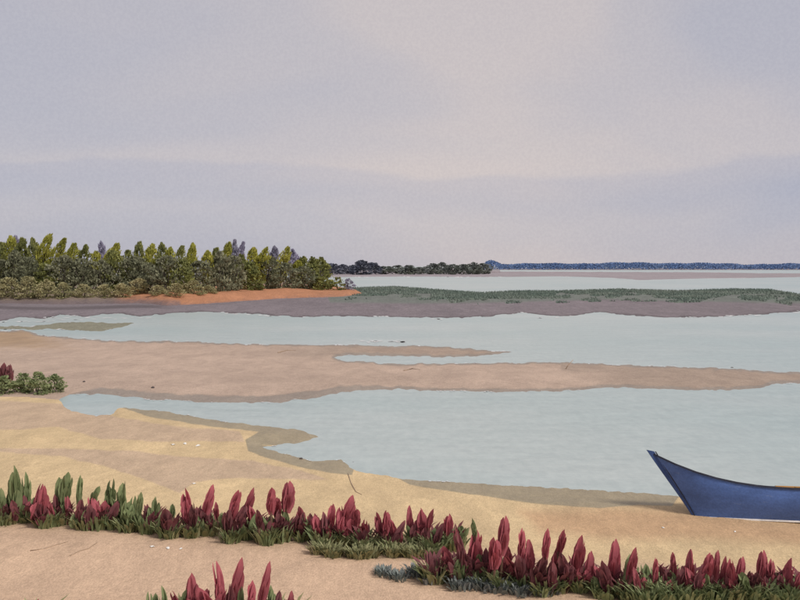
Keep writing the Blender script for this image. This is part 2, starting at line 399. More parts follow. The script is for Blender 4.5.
grid_object('sandbar', X0, Y0, Z0, lf & farf, {'rim': rimb, 'grey': grey, 'brown': np.minimum(347 - PYa, (52 - PXa) / 6)}, M_BAR)

def landform(name, poly, mat, hmax, slope, x0, x1, y0, y1, dx, dy, wob, attrf, und=0.0):
    c = np.arange(x0, x1 + dx, dx); r = np.arange(y0, y1 + dy, dy)
    px, py = np.meshgrid(c, r)
    y = F * CAMH / (py - HZ); x = (px - CX) * y / F
    d = sdf(px + vnoise(px / 8, py / 1.5, 3) * wob * 2, py + vnoise(px / 6 + 31, py / 2, 3) * wob, poly)
    k = dpx(y)
    hm = hmax * (np.interp(px, [190, 364], [1, .35]) if name == 'earth_bank' else 1.0)
    z = hm * np.tanh(d * k * slope / hm)
    z = z + np.where(z > 0, und * (vnoise(x * .3, y * .3, 3)) * np.clip(d / 2, 0, 1), 0)
    z = np.maximum(z, -0.4)
    pxa, pya = proj(x, y, z)
    shoreline(x, y, z)
    return grid_object(name, x, y, z, z > -0.06, attrf(px, py, pxa, pya, d, z), mat)
landform('mudflat', MUD, M_MUD, 0.05, 0.004, -700, 1100, 285, 330, 2, 0.4, 1.3,
         lambda px, py, a, b, d, z: {'green': np.interp(px, [-100, 200, 330, 420, 500, 600, 700, 800], [-20, -9, 303, 304, 303, 300, 302, 304]) - py + np.where(px < 200, -300, 0),
                                     'dark': np.maximum(np.minimum(1.4 - np.abs(py - 308 - np.sin(px / 30)), (165 - px) / 25), 0.9 - d)})
landform('mudflat', OLIVE_MUD, land_material('olive_mud', lin(136, 134, 116, K), [], gscale=12, big=0.1, sc=(1, .3, 1), grain=.2), 0.04, 0.01, -50, 150, 318, 336, 2, 0.4, 1.2, lambda *a: {})
BANK_H, BANK_S = 1.05, 0.16
landform('earth_bank', BANK, M_BANK, BANK_H, BANK_S, -700, 400, 276, 310, 3, 0.3, 0.5,
         lambda px, py, a, b, d, z: {'orange': np.minimum(np.minimum((a - 118) / 5.0, b - np.interp(a, [100, 150, 200, 330, 360], [296, 291, 286, 285, 288])), 9),
                                     'mud': 1.1 - d + np.where(px > 180, -1.2, 0)}, 0.25)
landform('tidal_flat', FLAT1, M_FLAT, 0.05, 0.002, 280, 1000, 270.5, 281, 4, 0.2, 0.25, lambda *a: {})
def far_land(name, poly, z1):
    v = [at(*p) for p in poly]; n = len(v)
    o = link(name, mesh_from(name, [(p.x, p.y, -0.4) for p in v] + [(p.x, p.y + (4 if i < n // 2 else 0), z1) for i, p in enumerate(v)],
                             [list(range(n, 2 * n))] + [(i, (i + 1) % n, n + (i + 1) % n, n + i) for i in range(n)], M_FLAT)); tag(o, kind='structure'); return o
far_land('far_shore', [(-700, 274.2), (300, 274.2), (420, 274.0), (500, 272.6), (500, 270.8), (300, 271), (-700, 271)], 0.5)
far_land('distant_shore', [(-900, 269.9), (400, 269.9), (800, 269.9), (1700, 269.9), (1700, 269.0), (800, 269.0), (400, 269.0), (-900, 269.0)], 0.6)

# seabed under everything and the water sheet up to the horizon
def sheet(name, z, x, y0, y1, mat):
    o = link(name, mesh_from(name, [(-x, y0, z), (x, y0, z), (x, y1, z), (-x, y1, z)], [(0, 1, 2, 3)], mat)); tag(o, kind='structure'); return o
sheet('ground', -0.6, 6000, -3000, 6000, M_MUD)
sheet('water', 0.0, 5000, 6.0, 5000, M_WATER)

# ------------------------------------------------------------------ foliage meshes
def leaf_cloud(seed, n, profile, leaf, clumps=0, squash=1.0):
    """many small leaf faces filling a crown of height 1; profile(t) is the radius"""
    r = random.Random(seed); V, Fc = [], []
    cl = []
    for _ in range(clumps):
        t = r.random(); a = r.random() * math.tau; q = profile(t) * (0.45 + 0.55 * r.random())
        cl.append((q * math.cos(a), q * math.sin(a), t, 0.10 + 0.13 * r.random()))
    for i in range(n):
        if cl and r.random() < 0.72:
            cx, cy, ct, cr = r.choice(cl)
            d = Vector((r.gauss(0, 1), r.gauss(0, 1), r.gauss(0, 1))).normalized() * cr * (0.35 + 0.65 * r.random())
            kk = 1.6 * (profile(min(ct, .97)) + .12)
            p = Vector((cx + d.x * kk, cy + d.y * kk, min(max(ct + d.z * 0.45, 0.0), 1.0)))
        else:
            t = r.random(); a = r.random() * math.tau; q = profile(t) * math.sqrt(r.random())
            p = Vector((q * math.cos(a), q * math.sin(a), t))
        out = Vector((p.x, p.y, 0.25 + 0.3 * r.random()))
        out = (out.normalized() + Vector((r.gauss(0, .5), r.gauss(0, .5), r.gauss(0, .45)))).normalized()
        s = out.cross(Vector((r.gauss(0, 1), r.gauss(0, 1), r.gauss(0, 1)))).normalized()
        L = leaf * (0.6 + 0.8 * r.random()); w = L * 0.42
        k = len(V)
        yield_v = [p - out * L * .5, p + s * w, p + out * L * .6, p - s * w]
        V += yield_v; Fc.append((k, k + 1, k + 2, k + 3))
    return V, Fc

def scaled(VF, sx, sy, sz, z0=0.0, lean=0.0):
    V, Fc = VF
    return [(v.x * sx + lean * max(v.z, 0) ** 2.2, v.y * sy, z0 + v.z * sz) for v in V], Fc

def tube(path, radii, seg=6):
    V, Fc = [], []
    for i, p in enumerate(path):
        p = Vector(p); q = Vector(path[min(i + 1, len(path) - 1)]) - Vector(path[max(i - 1, 0)])
        q.normalize(); u = q.orthogonal().normalized(); w = q.cross(u)
        for k in range(seg):
            a = math.tau * k / seg; V.append(p + (u * math.cos(a) + w * math.sin(a)) * radii[i])
    for i in range(len(path) - 1):
        for k in range(seg):
            Fc.append((i * seg + k, i * seg + (k + 1) % seg, (i + 1) * seg + (k + 1) % seg, (i + 1) * seg + k))
    n = len(V); Fc.append(tuple(range(seg))[::-1]); Fc.append(tuple(range(n - seg, n)))
    return V, Fc

def trunk_mesh(seed, h, r0, top, lean):
    r = random.Random(seed)
    V, Fc = tube([(lean * (t ** 2.2) * 0.8, 0, h * top * t - 0.25 * (t == 0)) for t in (0, .25, .5, .75, 1)], [r0, r0 * .85, r0 * .65, r0 * .45, r0 * .2], 7)
    for b in range(6):
        t = 0.25 + 0.6 * r.random(); a = r.random() * math.tau; L = h * (0.12 + .08 * r.random())
        s = Vector((lean * t ** 2.2 * .8, 0, h * top * t)); e = s + Vector((math.cos(a) * L, math.sin(a) * L, L * .9))
        v, f = tube([s, s.lerp(e, .55) + Vector((0, 0, -.05 * L)), e], [r0 * .4, r0 * .25, r0 * .08], 5)
        k = len(V); V += v; Fc += [tuple(i + k for i in q) for q in f]
    return V, Fc

# ------------------------------------------------------------------ trees on the earth bank
def bank_depth(px, back):
    shore = float(np.interp(px, [p[0] for p in BANK[:10]], [p[1] for p in BANK[:10]]))
    return F * CAMH / (shore - back - HZ)
def bank_point(px, depth):
    x = (px - CX) * depth / F
    p0 = (px, HZ + F * CAMH / depth)
    d = float(sdf(np.array([p0[0]]), np.array([p0[1]]), BANK)[0])
    hm = BANK_H * float(np.interp(px, [190, 364], [1, .35]))
    z = hm * math.tanh(max(d, 0) * dpx(depth) * BANK_S / hm)
    return Vector((x, depth, max(z, 0.02)))

spireP = lambda t: 0.5 * (0.55 + 0.45 * min(1, t * 4)) * min(1.0, max(0.0, (1 - t) / 0.40)) ** 0.6 + 0.01
ovalP = lambda t: 0.5 * math.sqrt(max(0.02, 1 - (2 * t - 1) ** 2))
domeP = lambda t: 0.5 * math.sqrt(max(0.02, 1 - t * t)) * (0.8 + 0.2 * min(1, t * 5))

TREES = [(-30, 238, 'o', 3), (-16, 240, 'y', 2), (2, 240, 'o', 1), (11, 236, 'y', 2), (16, 233, 'v', 0), (22, 238, 'o', 2), (33, 236, 'o', 0), (50, 233, 'y', 7), (64, 238, 'y', 10), (75, 241, 'y', 5), (86, 245, 'o', 3),
         (96, 248, 'y', 0), (101, 241, 'v', -2), (118, 241, 'y', 8), (128, 249, 'o', 0), (140, 241, 'o', 1), (152, 241, 'y', 1), (162, 243, 'o', -2), (170, 244, 'y', 0), (182, 246, 'o', 4),
         (193, 241, 'y', 2), (208, 249, 'y', 1), (217, 247, 'o', 2), (229, 240, 'y', 5), (235, 240, 'v', 1), (243, 242, 'v', 4), (241, 251, 'o', 0), (253, 245, 'y', 1), (267, 246, 'y', 6),
         (275, 245, 'v', 1), (288, 244, 'y', 6), (293, 249, 'v', -1), (298, 257, 'y', 0), (312, 254, 'o', -2), (304, 256, 'o', 2)]
TREES.sort(key=lambda t: t[0])
cnt = {}
COLN = {'y': 'yellow-green', 'o': 'dark olive', 'v': 'violet-grey'}
for i, (tx, ty, c_, ln) in enumerate(TREES):
    bx = tx - ln * 1.3
    depth = bank_depth(bx, 6.3 if c_ == 'v' else 5.0 + (i * 37 % 7) * 0.12)
    b = bank_point(bx, depth)
    top = CAMH + (HZ - ty - 3.0 + 1.5 * math.sin(i * 2.7)) * depth / F
    h = top - b.z + 0.1; lean = (tx - bx) * depth / F
    o = empty('slender_tree', b, (0, 0, 0))
    w = rnd.uniform(13.5, 17.5) * depth / F * (0.8 if c_ == 'v' else 1)
    cz = 0.15 * h
    mat = {'y': M_YEL, 'o': M_OLV, 'v': M_VIO}[c_]
    V, Fc = scaled(leaf_cloud(100 + i, 2900, spireP, 0.072, 40), w, w, h - cz, cz, lean)
    # leaf shapes are made in crown units: stretch is mild and random tilts hide it
    link('crown', mesh_from('crown', V, Fc, mat), o)
    V, Fc = trunk_mesh(300 + i, h, 0.09, 0.85, lean)
    link('trunk', mesh_from('trunk', V, Fc, M_BARK, True), o)
    n = cnt[c_] = cnt.get(c_, 0) + 1
    if tx < -8: lab = 'slender %s tree beyond the left edge, %s from the frame' % (COLN[c_], 'second' if tx < -25 else 'nearest')
    else:
        n2 = n - sum(1 for q in TREES if q[2] == c_ and q[0] < -8)
        lab = 'slender %s tree on the far bank, %s %s one from the left%s' % (COLN[c_], ORD[n2 - 1], COLN[c_], ', leaning right' if ln > 4 else '')
    tag(o, lab, 'tree', 'slender trees on the far bank')

# dark evergreen shrubs filling the row between the trunks, olive scrub in front
def shrub(name, px, depth, topy, wpx, mat, lab, group, seed, n=1300, cat='shrub', prof=domeP, lf=0.085, base=None):
    b = base if base is not None else bank_point(px, depth)
    d = b.y
    h = CAMH + (HZ - topy) * d / F - b.z; w = wpx * d / F
    o = empty(name, b)
    V, Fc = scaled(leaf_cloud(seed, n, prof, lf, 30), w, w * .9, h, -0.03 * h)
    link('foliage', mesh_from('foliage', V, Fc, mat), o)
    r = random.Random(seed); V, Fc = [], []
    for k in range(5):
        a = r.random() * math.tau; e = Vector((math.cos(a) * w * .25, math.sin(a) * w * .25, h * .7))
        v, f = tube([(0, 0, -.1), e * .5 + Vector((0, 0, h * .08)), e], [.04 * h / 2, .03 * h / 2, .01], 5)
        q = len(V); V += v; Fc += [tuple(i + q for i in t) for t in f]
    link('stem', mesh_from('stem', V, Fc, M_BARK, True), o)
    tag(o, lab, cat, group); return o
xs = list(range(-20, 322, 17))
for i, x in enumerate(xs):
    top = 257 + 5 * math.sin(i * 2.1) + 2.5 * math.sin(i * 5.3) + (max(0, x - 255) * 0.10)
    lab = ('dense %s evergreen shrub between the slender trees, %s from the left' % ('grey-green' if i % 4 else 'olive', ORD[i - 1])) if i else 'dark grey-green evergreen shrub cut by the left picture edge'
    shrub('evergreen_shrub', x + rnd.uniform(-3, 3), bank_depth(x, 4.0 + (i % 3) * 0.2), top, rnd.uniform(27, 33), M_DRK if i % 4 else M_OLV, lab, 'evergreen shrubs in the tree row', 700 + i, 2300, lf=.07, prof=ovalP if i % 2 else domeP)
SCRUB = [(-14, 279, 26), (8, 277, 28), (28, 276, 26), (46, 279, 24), (63, 282, 22), (84, 284, 22), (104, 284, 20), (122, 283, 22), (139, 278, 24), (158, 285, 20), (176, 283, 22), (193, 280, 24), (208, 285, 18)]
for i, (x, ty, w) in enumerate(SCRUB):
    lab = ('round pale olive scrub bush at the waterside, %s from the left' % ORD[i - 1]) if i else 'pale olive scrub bush cut by the left picture edge'
    shrub('scrub_bush', x, bank_depth(x, 1.6 if x < 130 else 2.6), ty, w, M_SCR, lab, 'olive scrub below the trees', 800 + i, 1700, lf=.07, cat='bush')
shrub('evergreen_shrub', 322, bank_depth(322, 3.5), 276, 22, M_OLV, 'low green shrub at the right end of the tree row above orange sand', 'evergreen shrubs in the tree row', 850, 1000)
shrub('evergreen_shrub', 338, bank_depth(338, 3.0), 277, 18, M_OLV, 'small green shrub on the tip of the orange sand spit', 'evergreen shrubs in the tree row', 851, 900)
shrub('evergreen_shrub', 349, bank_depth(349, 2.6), 278, 13, M_VIO, 'small violet-grey shrub at the very tip of the spit', 'evergreen shrubs in the tree row', 852, 700)

# ------------------------------------------------------------------ far shore trees and the wood coloured haze-blue
FAR = [(322, 265, 12, 's'), (332, 263, 14, 's'), (343, 264, 12, 's'), (352, 265, 10, 's'), (361, 260, 15, 's'), (372, 262, 14, 's'), (384, 266, 15, 'd'), (397, 265, 14, 'd'), (409, 265, 15, 'd'), (421, 267, 12, 'd'),
       (433, 263, 13, 'd'), (442, 262, 12, 'd'), (452, 264, 12, 'd'), (463, 264, 13, 'd'), (474, 262, 13, 'd'), (484, 263, 12, 'd')]
for i, (x, ty, w, c_) in enumerate(FAR):
    d = 330 + (i * 5 % 4) * 8; b = Vector(((x - CX) * d / F, d, 0.45))
    h = CAMH + (HZ - ty) * d / F - b.z; wm = w * d / F
    o = empty('round_tree', b)
    V, Fc = scaled(leaf_cloud(900 + i, 1300, domeP if i % 3 else ovalP, 0.11, 16), wm * 1.6, wm, h * 1.0, -0.06 * h)
    link('crown', mesh_from('crown', V, Fc, M_FARN if c_ == 's' else M_FARD), o)
    V, Fc = trunk_mesh(950 + i, h, 0.16, 0.7, 0); link('trunk', mesh_from('trunk', V, Fc, M_BARK, True), o)
    n = i if c_ == 's' else i - 6
    tag(o, 'far %s round tree across the water, %s from the left of its colour' % ('slate-blue' if c_ == 's' else 'dark green', ORD[n]), 'tree', 'round trees on the far shore')
r = random.Random(77); V, Fc = [], []
for i in range(30000):
    px = r.uniform(478, 1250); d = 745 + r.random() * 40
    base = 263.9 + 0.5 * math.sin(px / 37.) + 0.4 * math.sin(px / 13.1 + 1) + 0.3 * math.sin(px / 4.7)
    base -= max(0, 4.2 - abs(px - 491) * 0.42)
    base += max(0, 486 - px) * .6
    if px > 740: base += 0.4
    topz = CAMH + (HZ - base) * d / F
    z = topz * (r.random() ** 0.65)
    p = Vector(((px - CX) * d / F, d, z + 0.4))
    a = Vector((r.gauss(0, 1), r.gauss(0, .6), r.gauss(0, 1))).normalized(); s = a.cross(Vector((r.gauss(0, 1), -1.5, r.gauss(0, 1)))).normalized()
    L = r.uniform(.5, 1.0); k = len(V); V += [p - a * L, p + s * L * .6, p + a * L, p - s * L * .6]; Fc.append((k, k + 1, k + 2, k + 3))
tag(link('distant_wood', mesh_from('distant_wood', V, Fc, M_HAZE_BLUE)), 'thin line of distant woodland along the horizon, coloured blue for haze', 'wood', kind='stuff')

# marsh grass along the far edge of the mudflat
V, Fc = [], []; r = random.Random(31)
TOPX = [345, 395, 440, 480, 520, 560, 620, 680, 730, 770, 800, 1000]; TOPY = [289, 287.3, 291, 294, 292, 292, 290, 292, 290, 290.5, 296, 298]
MP = np.array([r.uniform(345, 1000) for _ in range(52000)]); ME = np.array([r.random() for _ in range(52000)])
MY = np.interp(MP, TOPX, TOPY) + 0.3 + ME ** 1.7 * 11.0
MN = vnoise(MP / 17., MY / 2.5, 3)
MP, ME, MY, MN = (a.tolist() for a in (MP, ME, MY, MN))
for i in range(52000):
    px, e, py = MP[i], ME[i], MY[i]
    if MN[i] < -0.75 + e * 1.0: continue
    p = at(px, py, 0.03); h = r.uniform(.12, .42) * (1 - .5 * e); w = .10
    k = len(V); lx, ly = r.gauss(0, .12), r.gauss(0, .08); s = Vector((r.uniform(.5, 1), r.uniform(-.7, .7), 0)) * w
    V += [p - s, p + s, p + Vector((lx, ly, h))]; Fc.append((k, k + 1, k + 2))
tag(link('marsh_grass', mesh_from('marsh_grass', V, Fc, M_MARSH)), 'dark green marsh grass fringing the far mudflat', 'grass', kind='stuff')

# ------------------------------------------------------------------ the blue boat
def boat():
    foot = ground(693, 515); foot.z -= 0.03
    sc = foot.y / F
    o = empty('rowing_boat', foot)
    L = 4.7
    # stations along the keel: t, x, chine half width, chine height, sheer half width, sheer height
    S = []
    for i in range(25):
        t = i / 24
        xk = t * L
        w = math.sin(math.pi * min(1, (t * 0.80 + 0.0)) ** 0.85) ** 0.75 if t > 0 else 0
        cw = 0.30 * w
        rake = 0.49 * (1 - t) ** 3.2
        sw = 0.012 + 0.50 * (math.sin(math.pi * (t * 0.78) ** 0.8) ** 0.8 if t > 0 else 0)
        sh = 0.42 + 0.40 * max(0, 1 - t * 2.9) ** 3.0 + 0.10 * max(0, t - .55) ** 2 / .2
        cz = 0.0 + 0.05 * max(0, t - .6)
        S.append((xk, cw + 0.004, cz, xk - rake, sw, sh))
    heel = math.radians(13)
    def build(name, strips, mat, parent=o, smooth=True):
        V, Fc = [], []
        for st in strips:
            k = len(V); n = len(st[0])
            for ring in st: V += ring
            for a in range(len(st) - 1):
                for j in range(n - 1): Fc.append((k + a * n + j, k + a * n + j + 1, k + (a + 1) * n + j + 1, k + (a + 1) * n + j))
        return link(name, mesh_from(name, V, Fc, mat, smooth), parent)
    def ring(s, sg, inset=0.0, nseg=8):
        xk, cw, cz, xs_, sw, sh = s; out = []
        for j in range(nseg + 1):
            u = j / nseg; bul = 0.05 * math.sin(math.pi * u) * min(1, sw * 4)
            wv = max(0.002, cw + (sw - cw) * u + bul - inset)
            out.append((xk + (xs_ - xk) * u ** 1.1, sg * wv, cz + (sh - cz) * u + (inset if j == 0 else 0)))
        return out
    near = [[p for p in ring(s, -1)] for s in S]; farr = [[p for p in ring(s, 1)] for s in S]
    bot = [[(s[0], -s[1], s[2]), (s[0], 0, s[2] - .01), (s[0], s[1], s[2])] for s in S]
    tr = [[near[-1][j], farr[-1][j]] for j in range(9)]
    hull = build('hull', [near, farr, bot, tr], M_HULL)
    build('inner_planking', [[ring(s, -1, .022) for s in S[1:]], [ring(s, 1, .022) for s in S[1:]],
                             [[(s[0], -max(.004, s[1] - .02), s[2] + .03), (s[0], max(.004, s[1] - .02), s[2] + .03)] for s in S[1:]]], M_WOOD, hull)
    for sg in (-1, 1):
        st = []
        for s in S:
            x, w, z = s[3], s[4], s[5]
            st.append([(x, sg * (w + .014), z - .014), (x, sg * (w + .014), z + .010), (x, sg * max(.001, w - .026), z + .010), (x, sg * max(.001, w - .026), z - .014), (x, sg * (w + .014), z - .014)])
        build('gunwale', [st], M_RAIL, o, False)
        st = [[(s[3], sg * (s[4] - .004), s[5] + .013), (s[3], sg * (s[4] - .004), s[5] + .019), (s[3], sg * (s[4] - .04), s[5] + .019), (s[3], sg * (s[4] - .04), s[5] - .03)] for s in S[7:]]
        build('inwale', [st], M_WOOD, o, False)
        st = []
        for s in S:
            x, w, z = s[0], s[1], s[2]
            st.append([(x, sg * (w + .003), z - .012), (x + .0, sg * (w + .014), z - .006), (x, sg * (w + .014), z + .014), (x, sg * (w + .003), z + .018)])
        build('bottom_strip', [st], M_WHITE, o, False)
    # raked stem board, wide at its head and running out at the foot
    st = []
    for j in range(13):
        u = j / 12; s = S[0]
        xb = s[0] + (s[3] - s[0]) * u ** 1.1; zb = s[2] + (s[5] - s[2]) * u
        wf = .004 + .085 * u; th = .016 + .012 * u
        zb += .035 * (u ** 4)
        st.append([(xb + .01, -th, zb), (xb - wf, -th * .6, zb + .02 * u), (xb - wf, th * .6, zb + .02 * u), (xb + .01, th, zb), (xb + .01, -th, zb)])
    stem = build('stem', [st], M_STEMP, o, False)
    build('stem_seam', [[[(p[0][0] + .006, -.034, p[0][2]), (p[0][0] + .022, -.036 - .004, p[0][2])] for p in st]], M_RAIL, stem, False)
    for tx in (1.25, 2.6, 3.8):
        i = min(range(25), key=lambda k: abs(S[k][0] - tx)); s = S[i]; z = s[5] - .13; w = s[4] - .05
        V = [(tx + a, b_ * w, z + c3) for a in (-.12, .12) for b_ in (-1, 1) for c3 in (-.015, .015)]
        link('thwart', mesh_from('thwart', V, [(0, 1, 3, 2), (4, 6, 7, 5), (0, 4, 5, 1), (2, 3, 7, 6), (0, 2, 6, 4), (1, 5, 7, 3)], M_WOOD), o)
    for sg in (-1, 1):
        for k in range(5, 24, 3):
            rg = ring(S[k], sg, .024)
            V, Fc = tube([Vector(p) for p in rg[:8]], [.012] * 8, 4); link('rib', mesh_from('rib', V, Fc, M_WOOD), hull)
    # near side (-y) tilted up: the boat lies over on its far bilge
    o.rotation_mode = 'QUATERNION'
    yaw = Matrix.Rotation(math.radians(-7), 4, 'Z'); rol = Matrix.Rotation(-heel, 4, 'X')
    o.rotation_quaternion = (yaw @ rol).to_quaternion()
    tag(o, 'blue wooden rowing boat with raked pointed bow beached on sand by the water', 'boat')
    return o
boat()

# ------------------------------------------------------------------ spire plants in the foreground
def spire_mesh(seed, mat, bend):
    """a pointed shoot: broad smooth lance-shaped leaves standing round one stem; height 1, width 1"""
    r = random.Random(seed); V, Fc = [], []
    def leaf(a, z0, L, w, splay, curl, roll=0.0):
        wav = r.uniform(-.03, .03); d = Vector((math.cos(a), math.sin(a), 0)); s0 = Vector((-math.sin(a + roll), math.cos(a + roll), 0)); k = len(V); n = 8
        for i in range(n + 1):
            t = (i / n) ** .85; q = splay * (t ** 1.3) - curl * t ** 3 + wav * math.sin(t * 5)
            c = Vector((bend * (z0 + L * t) ** 2, 0, z0 + L * t * (1 - .04 * t))) + d * (0.04 + q)
            ww = w * (math.sin(math.pi * (0.13 + .87 * t) ** 1.15) ** 0.55 if i < n else 0.06) * r.uniform(.9, 1.1)
            V.append(c - s0 * ww + d * ww * .35); V.append(c - d * .01); V.append(c + s0 * ww + d * ww * .35)
            if i:
                b = k + (i - 1) * 3
                Fc.extend([(b, b + 1, b + 4, b + 3), (b + 1, b + 2, b + 5, b + 4)])
    leaf(r.random() * 6.28, 0.0, 1.0, .31, .03, .0); leaf(r.random() * 6.28, 0.03, .92, .31, .06, .0)
    n = 9
    for i in range(n):
        u = i / n
        leaf(i * 2.39996 + r.uniform(-.4, .4), .02 + .38 * u * r.random(), r.uniform(.42, .70), r.uniform(.19, .30), r.uniform(.10, .36), r.uniform(0, .14), r.uniform(-.3, .3))
    return mesh_from('shoot', V, Fc, mat, True)

SP = {}
for key, mat in (('r', M_RED), ('d', M_MAR), ('g', M_GRN)):
    SP[key] = [spire_mesh(10 * j + ord(key), mat, b) for j, b in enumerate((-.35, .05, .22, .45, -.1, .15))]

def tuft_mesh(seed, mat, n, rad, h, wid):
    r = random.Random(seed); V, Fc = [], []
    for i in range(n):
        a = r.random() * math.tau; q = rad * math.sqrt(r.random()) * .7
        b = Vector((q * math.cos(a), q * math.sin(a), -.02)); out = Vector((math.cos(a + r.gauss(0, .6)), math.sin(a + r.gauss(0, .6)), 0))
        L = h * r.uniform(.55, 1.15); sp = L * r.uniform(.15, .75); w = wid * r.uniform(.7, 1.3)
        s = Vector((-out.y, out.x, 0)) * w
        pts = [b, b + out * sp * .3 + Vector((0, 0, L * .45)), b + out * sp * .75 + Vector((0, 0, L * .82)), b + out * sp * 1.15 + Vector((0, 0, L * .98))]
        k = len(V); V += [pts[0] - s * .4, pts[0] + s * .4, pts[1] - s, pts[1] + s, pts[2] - s * .75, pts[2] + s * .75, pts[3]]
        Fc += [(k, k + 1, k + 3, k + 2), (k + 2, k + 3, k + 5, k + 4), (k + 4, k + 5, k + 6)]
    return mesh_from('leaves', V, Fc, mat, True)
TU = {'g': [tuft_mesh(40 + j, M_GRD, 70, .16, .20, .016) for j in range(4)],
      'd': [tuft_mesh(50 + j, M_MAR, 34, .12, .22, .020) for j in range(3)],
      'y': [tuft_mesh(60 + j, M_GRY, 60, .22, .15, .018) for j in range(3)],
      'G': [tuft_mesh(70 + j, M_GRN, 60, .20, .26, .018) for j in range(3)]}
STEM = mesh_from('stem', *tube([(0, 0, -.03), (0.005, 0, .5), (0, 0, 1)], [.017, .015, .016], 6), M_STEM)

# (tip x, tip y, foot x, foot y, width, colour) in picture pixels
ROW_A = [(-14, 478, -12, 520, 12, 'g'), (-8, 492, -8, 520, 10, 'r'), (2, 487, 2, 524, 11, 'g'), (5, 503, 4, 518, 9, 'd'), (16, 464, 15, 520, 15, 'g'), (11, 480, 9, 518, 11, 'g'), (27, 472, 26, 520, 9, 'g'), (21, 495, 23, 525, 12, 'd'), (36, 484, 37, 516, 11, 'r'), (45, 484, 43, 520, 11, 'r'), (40, 502, 43, 528, 14, 'd'),
         (59, 477, 59, 510, 11, 'g'), (66, 471, 64, 512, 13, 'g'), (56, 494, 58, 528, 10, 'd'), (51, 507, 48, 530, 9, 'r'), (71, 496, 68, 524, 7, 'r'), (79, 475, 79, 510, 8, 'g'), (82, 497, 80, 522, 9, 'd'), (99, 486, 91, 504, 8, 'g'), (98, 497, 95, 528, 12, 'r'), (91, 503, 89, 531, 10, 'd'), (105, 500, 101, 527, 11, 'r'),
         (118, 500, 108, 527, 10, 'd'), (109, 479, 110, 508, 11, 'g'), (120, 481, 122, 518, 11, 'g'), (131, 496, 130, 528, 10, 'g'), (125, 500, 125, 530, 9, 'g'), (141, 491, 138, 522, 7, 'g'), (157, 496, 155, 522, 11, 'g'), (150, 509, 150, 533, 13, 'd'), (165, 507, 167, 531, 14, 'd'), (173, 503, 172, 518, 6, 'g'),
         (185, 488, 188, 524, 13, 'r'), (193, 502, 194, 528, 9, 'd'), (213, 485, 203, 520, 10, 'r'), (205, 508, 207, 532, 11, 'd'), (216, 501, 217, 522, 7, 'r'), (235, 489, 232, 522, 10, 'r'), (228, 507, 228, 534, 11, 'd'), (240, 505, 240, 530, 10, 'd'), (254, 487, 244, 520, 9, 'r'), (252, 505, 252, 524, 9, 'r'), (261, 508, 259, 528, 8, 'd'), (270, 487, 271, 515, 11, 'r'), (278, 496, 277, 518, 13, 'r'), (291, 482, 286, 513, 14, 'r'),
         (279, 510, 280, 530, 10, 'd'), (286, 505, 288, 534, 8, 'g'), (250, 514, 250, 536, 8, 'g'), (270, 515, 270, 538, 9, 'g'), (300, 506, 303, 534, 11, 'r'), (296, 515, 297, 536, 9, 'd'), (312, 518, 311, 540, 9, 'd'), (317, 514, 318, 538, 11, 'r'), (331, 503, 330, 536, 9, 'r'), (325, 512, 324, 540, 10, 'd'), (353, 495, 343, 530, 13, 'r'), (340, 507, 340, 534, 10, 'r'), (355, 507, 353, 532, 11, 'r'), (348, 516, 348, 540, 12, 'r'), (366, 518, 364, 536, 8, 'r'),
         (377, 512, 380, 535, 9, 'r'), (389, 510, 385, 536, 9, 'r'), (393, 519, 394, 540, 9, 'r'), (405, 520, 392, 546, 9, 'd'), (410, 506, 410, 538, 9, 'r'), (420, 508, 423, 540, 14, 'r'), (431, 507, 428, 532, 7, 'r'), (415, 522, 413, 546, 9, 'd'), (426, 526, 423, 548, 9, 'd'), (442, 522, 434, 549, 8, 'd'), (451, 514, 447, 536, 11, 'r'), (461, 523, 461, 540, 8, 'g')]
ROW_B = [(432, 562, 434, 582, 11, 'd'), (460, 529, 462, 570, 9, 'd'), (443, 545, 452, 576, 13, 'r'), (448, 560, 458, 586, 11, 'd'), (475, 530, 474, 572, 16, 'r'), (470, 552, 466, 588, 11, 'd'), (475, 518, 475, 540, 6, 'g'), (508, 517, 501, 556, 12, 'r'), (498, 537, 494, 570, 14, 'r'), (486, 548, 487, 578, 10, 'd'), (506, 545, 507, 575, 12, 'r'), (523, 527, 521, 566, 9, 'r'), (530, 540, 530, 572, 11, 'r'), (519, 552, 520, 582, 11, 'd'), (547, 528, 545, 562, 9, 'r'),
         (540, 553, 538, 584, 12, 'd'), (563, 528, 558, 556, 8, 'r'), (554, 546, 555, 578, 12, 'r'), (550, 560, 552, 590, 11, 'd'), (581, 534, 574, 578, 14, 'r'), (566, 552, 566, 590, 12, 'd'), (592, 551, 586, 592, 13, 'r'), (576, 565, 577, 596, 12, 'r'), (600, 566, 596, 590, 9, 'r'), (617, 539, 611, 590, 14, 'r'), (607, 558, 607, 594, 12, 'd')]
